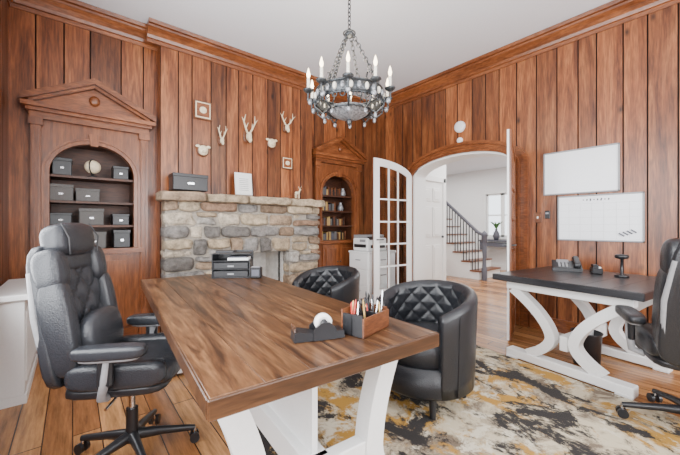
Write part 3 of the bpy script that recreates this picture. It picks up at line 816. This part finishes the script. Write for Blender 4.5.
# ------------------------------------------------------------------ whiteboards and wall devices
def board(name, y0, y1, z0, z1, grid):
    mb = MB([M_board, M_white, M_ink]); w, h = y1-y0, z1-z0
    mb.box((-.008,0,0),(.016,w,h),M_board)
    for s in (-1,1): mb.box((-.012,s*w/2,0),(.024,.014,h+.014),M_gplastic,bev=.002); mb.box((-.012,0,s*h/2),(.024,w+.014,.014),M_gplastic,bev=.002)
    if grid:
        for k in range(1,7): mb.box((-.0165,-w/2+w*k/7,-.03),(.001,.001,h*.8),M_gplastic)
        for k in range(6): mb.box((-.0165,0,-h/2+.02+h*.78*k/5),(.001,w*.96,.001),M_gplastic)
        for k in range(8): mb.box((-.0168,.12-k*.03,h/2-.045),(.001,.012,.01+.008*(k%3)),M_ink,rot=(.3*(k%2),0,0))
        for k in range(4): mb.box((-.02,-w/2+.07+k*.03,-h/2+.1-k*.012),(.012,.05,.012),M_ink,rot=(.6,0,0))
    mb.finish(name, (XR,(y0+y1)/2,(z0+z1)/2))
board('whiteboard', .73, 1.39, 1.555, 2.02, False)
board('calendar_whiteboard', .55, 1.25, 1.05, 1.52, True)
mb = MB([M_white]); mb.T = Matrix.Rotation(-pi/2,4,'Y'); mb.lathe([(0,.04),(.05,.04),(.075,.03),(.08,.01),(.08,0)],m=M_white); mb.finish('smoke_detector', (XR, 2.45, 2.59))
mb = MB([M_white]); mb.T = Matrix.Rotation(-pi/2,4,'Y'); mb.lathe([(0,.03),(.03,.03),(.04,.02),(.042,0)],m=M_white); mb.finish('motion_sensor', (XR, 2.45, 2.40))
mb = MB([M_plastic]); mb.box((-.012,0,0),(.024,.05,.09),M_plastic,bev=.004); mb.box((-.026,0,.015),(.004,.03,.02),M_gplastic); mb.finish('wall_thermostat', (XR, 1.36, 1.33))
mb = MB([M_iron]); mb.box((-.006,0,0),(.012,.07,.12),M_holder,bev=.003); mb.box((-.015,0,0),(.012,.012,.025),M_paper); mb.finish('light_switch', (XR, 1.46, 1.3))

# ------------------------------------------------------------------ chandelier
mb = MB([M_iron, M_silver, M_candle, M_bulb])
R = .28
mb.lathe([(R,-.05),(R+.008,-.05),(R+.01,.0),(R+.008,.05),(R,.05),(R,-.05)], m=M_iron, n=48)
mb.torus((0,0,.05),R+.004,.009,M_iron,n=48); mb.torus((0,0,-.05),R+.004,.009,M_iron,n=48)
mb.torus((0,0,-.12),.19,.009,M_iron,n=36)
mb.lathe([(0,-.18),(.05,-.178),(.11,-.16),(.16,-.13),(.185,-.1),(.18,-.1),(.1,-.145),(0,-.16)], m=M_silver, n=36)
mb.lathe([(0,-.24),(.014,-.225),(.026,-.2),(.012,-.175)], m=M_iron, n=16)
for i in range(28):
    a = 2*pi*i/28; c, s = math.cos(a), math.sin(a)
    mb.sup((c*(R+.012), s*(R+.012), .0), (.035,.035,.06), M_silver if i % 2 else M_candle, p=2, cuts=3)
    mb.torus((c*(R+.012), s*(R+.012), -.07), .02, .005, M_iron, rot=(pi/2,0,a+pi/2), n=12, k=5)
for i in range(10):
    a = 2*pi*i/10+.2; c, s = math.cos(a), math.sin(a)
    mb.tube([(c*.19,s*.19,-.12),(c*.24,s*.24,-.15),(c*.3,s*.3,-.1),(c*.31,s*.31,-.03)],.008,M_iron,6)
    mb.tube([(c*R,s*R,-.03),(c*(R+.03),s*(R+.03),-.07),(c*(R+.08),s*(R+.08),-.05),(c*(R+.075),s*(R+.075),.02)],.009,M_iron,6)
    mb.sup((c*(R+.06),s*(R+.06),-.065),(.04,.04,.05),M_silver,p=2,cuts=3)
    x, y = c*(R+.075), s*(R+.075)
    mb.lathe([(0,.01),(.02,.01),(.042,.03),(.044,.038),(.015,.038)],(x,y,0),M_iron,14)
    mb.cyl((x,y,.035),(x,y,.13),.0125,None,M_candle,12)
    mb.lathe([(.004,.13),(.013,.147),(.016,.165),(.01,.19),(.003,.215),(0,.22)],(x,y,0),M_bulb,12)
    mb.tube([(c*R,s*R,.04),(c*R*.86,s*R*.86,.09),(c*R*.92,s*R*.92,.13),(c*R*1.0,s*R*1.0,.12)],.007,M_iron,6)
    mb.sup((c*.23,s*.23,-.17),(.03,.03,.045),M_silver,p=2,cuts=3)
def chain(p0, p1, n, R1=.014):
    p0, p1 = Vector(p0), Vector(p1); d = (p1-p0); q = d.to_track_quat('X','Z').to_matrix().to_4x4()
    for i in range(n):
        c = p0+d*(i+.5)/n
        T = Matrix.Translation(c) @ q @ Matrix.Rotation(pi/2*(i % 2),4,'X')
        old = mb.T; mb.T = old @ T; l = d.length/n/2*1.3
        mb.torus((0,0,0), l, .0048, M_iron, n=12, k=5, sy=R1/l); mb.T = old
for i in range(4):
    a = pi/2*i+.4; c, s = math.cos(a), math.sin(a); chain((c*R,s*R,.05), (c*.03,s*.03,.55), 15, .016)
mb.lathe([(0,.52),(.03,.53),(.045,.55),(.03,.57),(.012,.6),(0,.61)], m=M_iron, n=18)
mb.torus((0,0,.56),.05,.006,M_iron)
chain((0,0,.6),(0,0,1.06),13)
mb.lathe([(0,1.04),(.03,1.05),(.07,1.085),(.075,1.1),(0,1.1)], m=M_iron, n=24)
mb.finish('chandelier', (1.84, 2.11, 2.298), .0)
mb = MB([M_white]); mb.lathe([(0,-.02),(.18,-.02),(.2,-.012),(.24,-.012),(.25,0)],m=M_white,n=40); mb.finish('ceiling_medallion', (1.84,2.11,H))

# ------------------------------------------------------------------ lights, world
def area(name, loc, rot, sx, sy, pw, col=(1,1,1)):
    l = bpy.data.lights.new(name, 'AREA'); l.shape = 'RECTANGLE'; l.size = sx; l.size_y = sy; l.energy = pw; l.color = col
    o = bpy.data.objects.new(name, l); S.collection.objects.link(o); o.location = loc; o.rotation_euler = rot; return o
area('window_light_left', (XL-.15, .85, 1.75), (0, -pi/2, 0), 2.0, 4.0, 285, (.97,.98,1))
area('window_light_front', (2.0, YF-.15, 1.75), (pi/2, 0, 0), 2.8, 2.0, 265, (.97,.98,1))
area('ceiling_fill', (2.0, -1.1, 3.3), (0, 0, 0), 2.0, 1.4, 65, (1,.97,.93))  # unseen fill light, added for soft even lighting; no fixture there
area('hall_fill', (6.6, 2.6, 2.75), (0, 0, 0), 3, 1.8, 125, (1,.98,.96))  # unseen area light added to brighten the hall
area('hall_fill_rear', (7.3, 5.2, 2.75), (0, 0, 0), 2, 2, 60, (1,.98,.96))  # second added fill, lights the stair end of the hall
pl = bpy.data.lights.new('chandelier_glow', 'POINT'); pl.energy = 26; pl.color = (1,.85,.65); pl.shadow_soft_size = .2
po = bpy.data.objects.new('chandelier_glow', pl); S.collection.objects.link(po); po.location = (1.84, 2.11, 2.62)
w = bpy.data.worlds.new('World'); S.world = w; w.use_nodes = True
w.node_tree.nodes['Background'].inputs[0].default_value = (.88,.94,1,1); w.node_tree.nodes['Background'].inputs[1].default_value = 3.2

cam = bpy.data.cameras.new('Camera'); co = bpy.data.objects.new('Camera', cam); S.collection.objects.link(co)
co.location = (0, 0, 1.2); co.rotation_euler = (pi/2, 0, math.radians(50.55-90)); cam.lens = 17.2; cam.sensor_width = 36; cam.shift_y = -.0022
cam.clip_start = .05
S.camera = co
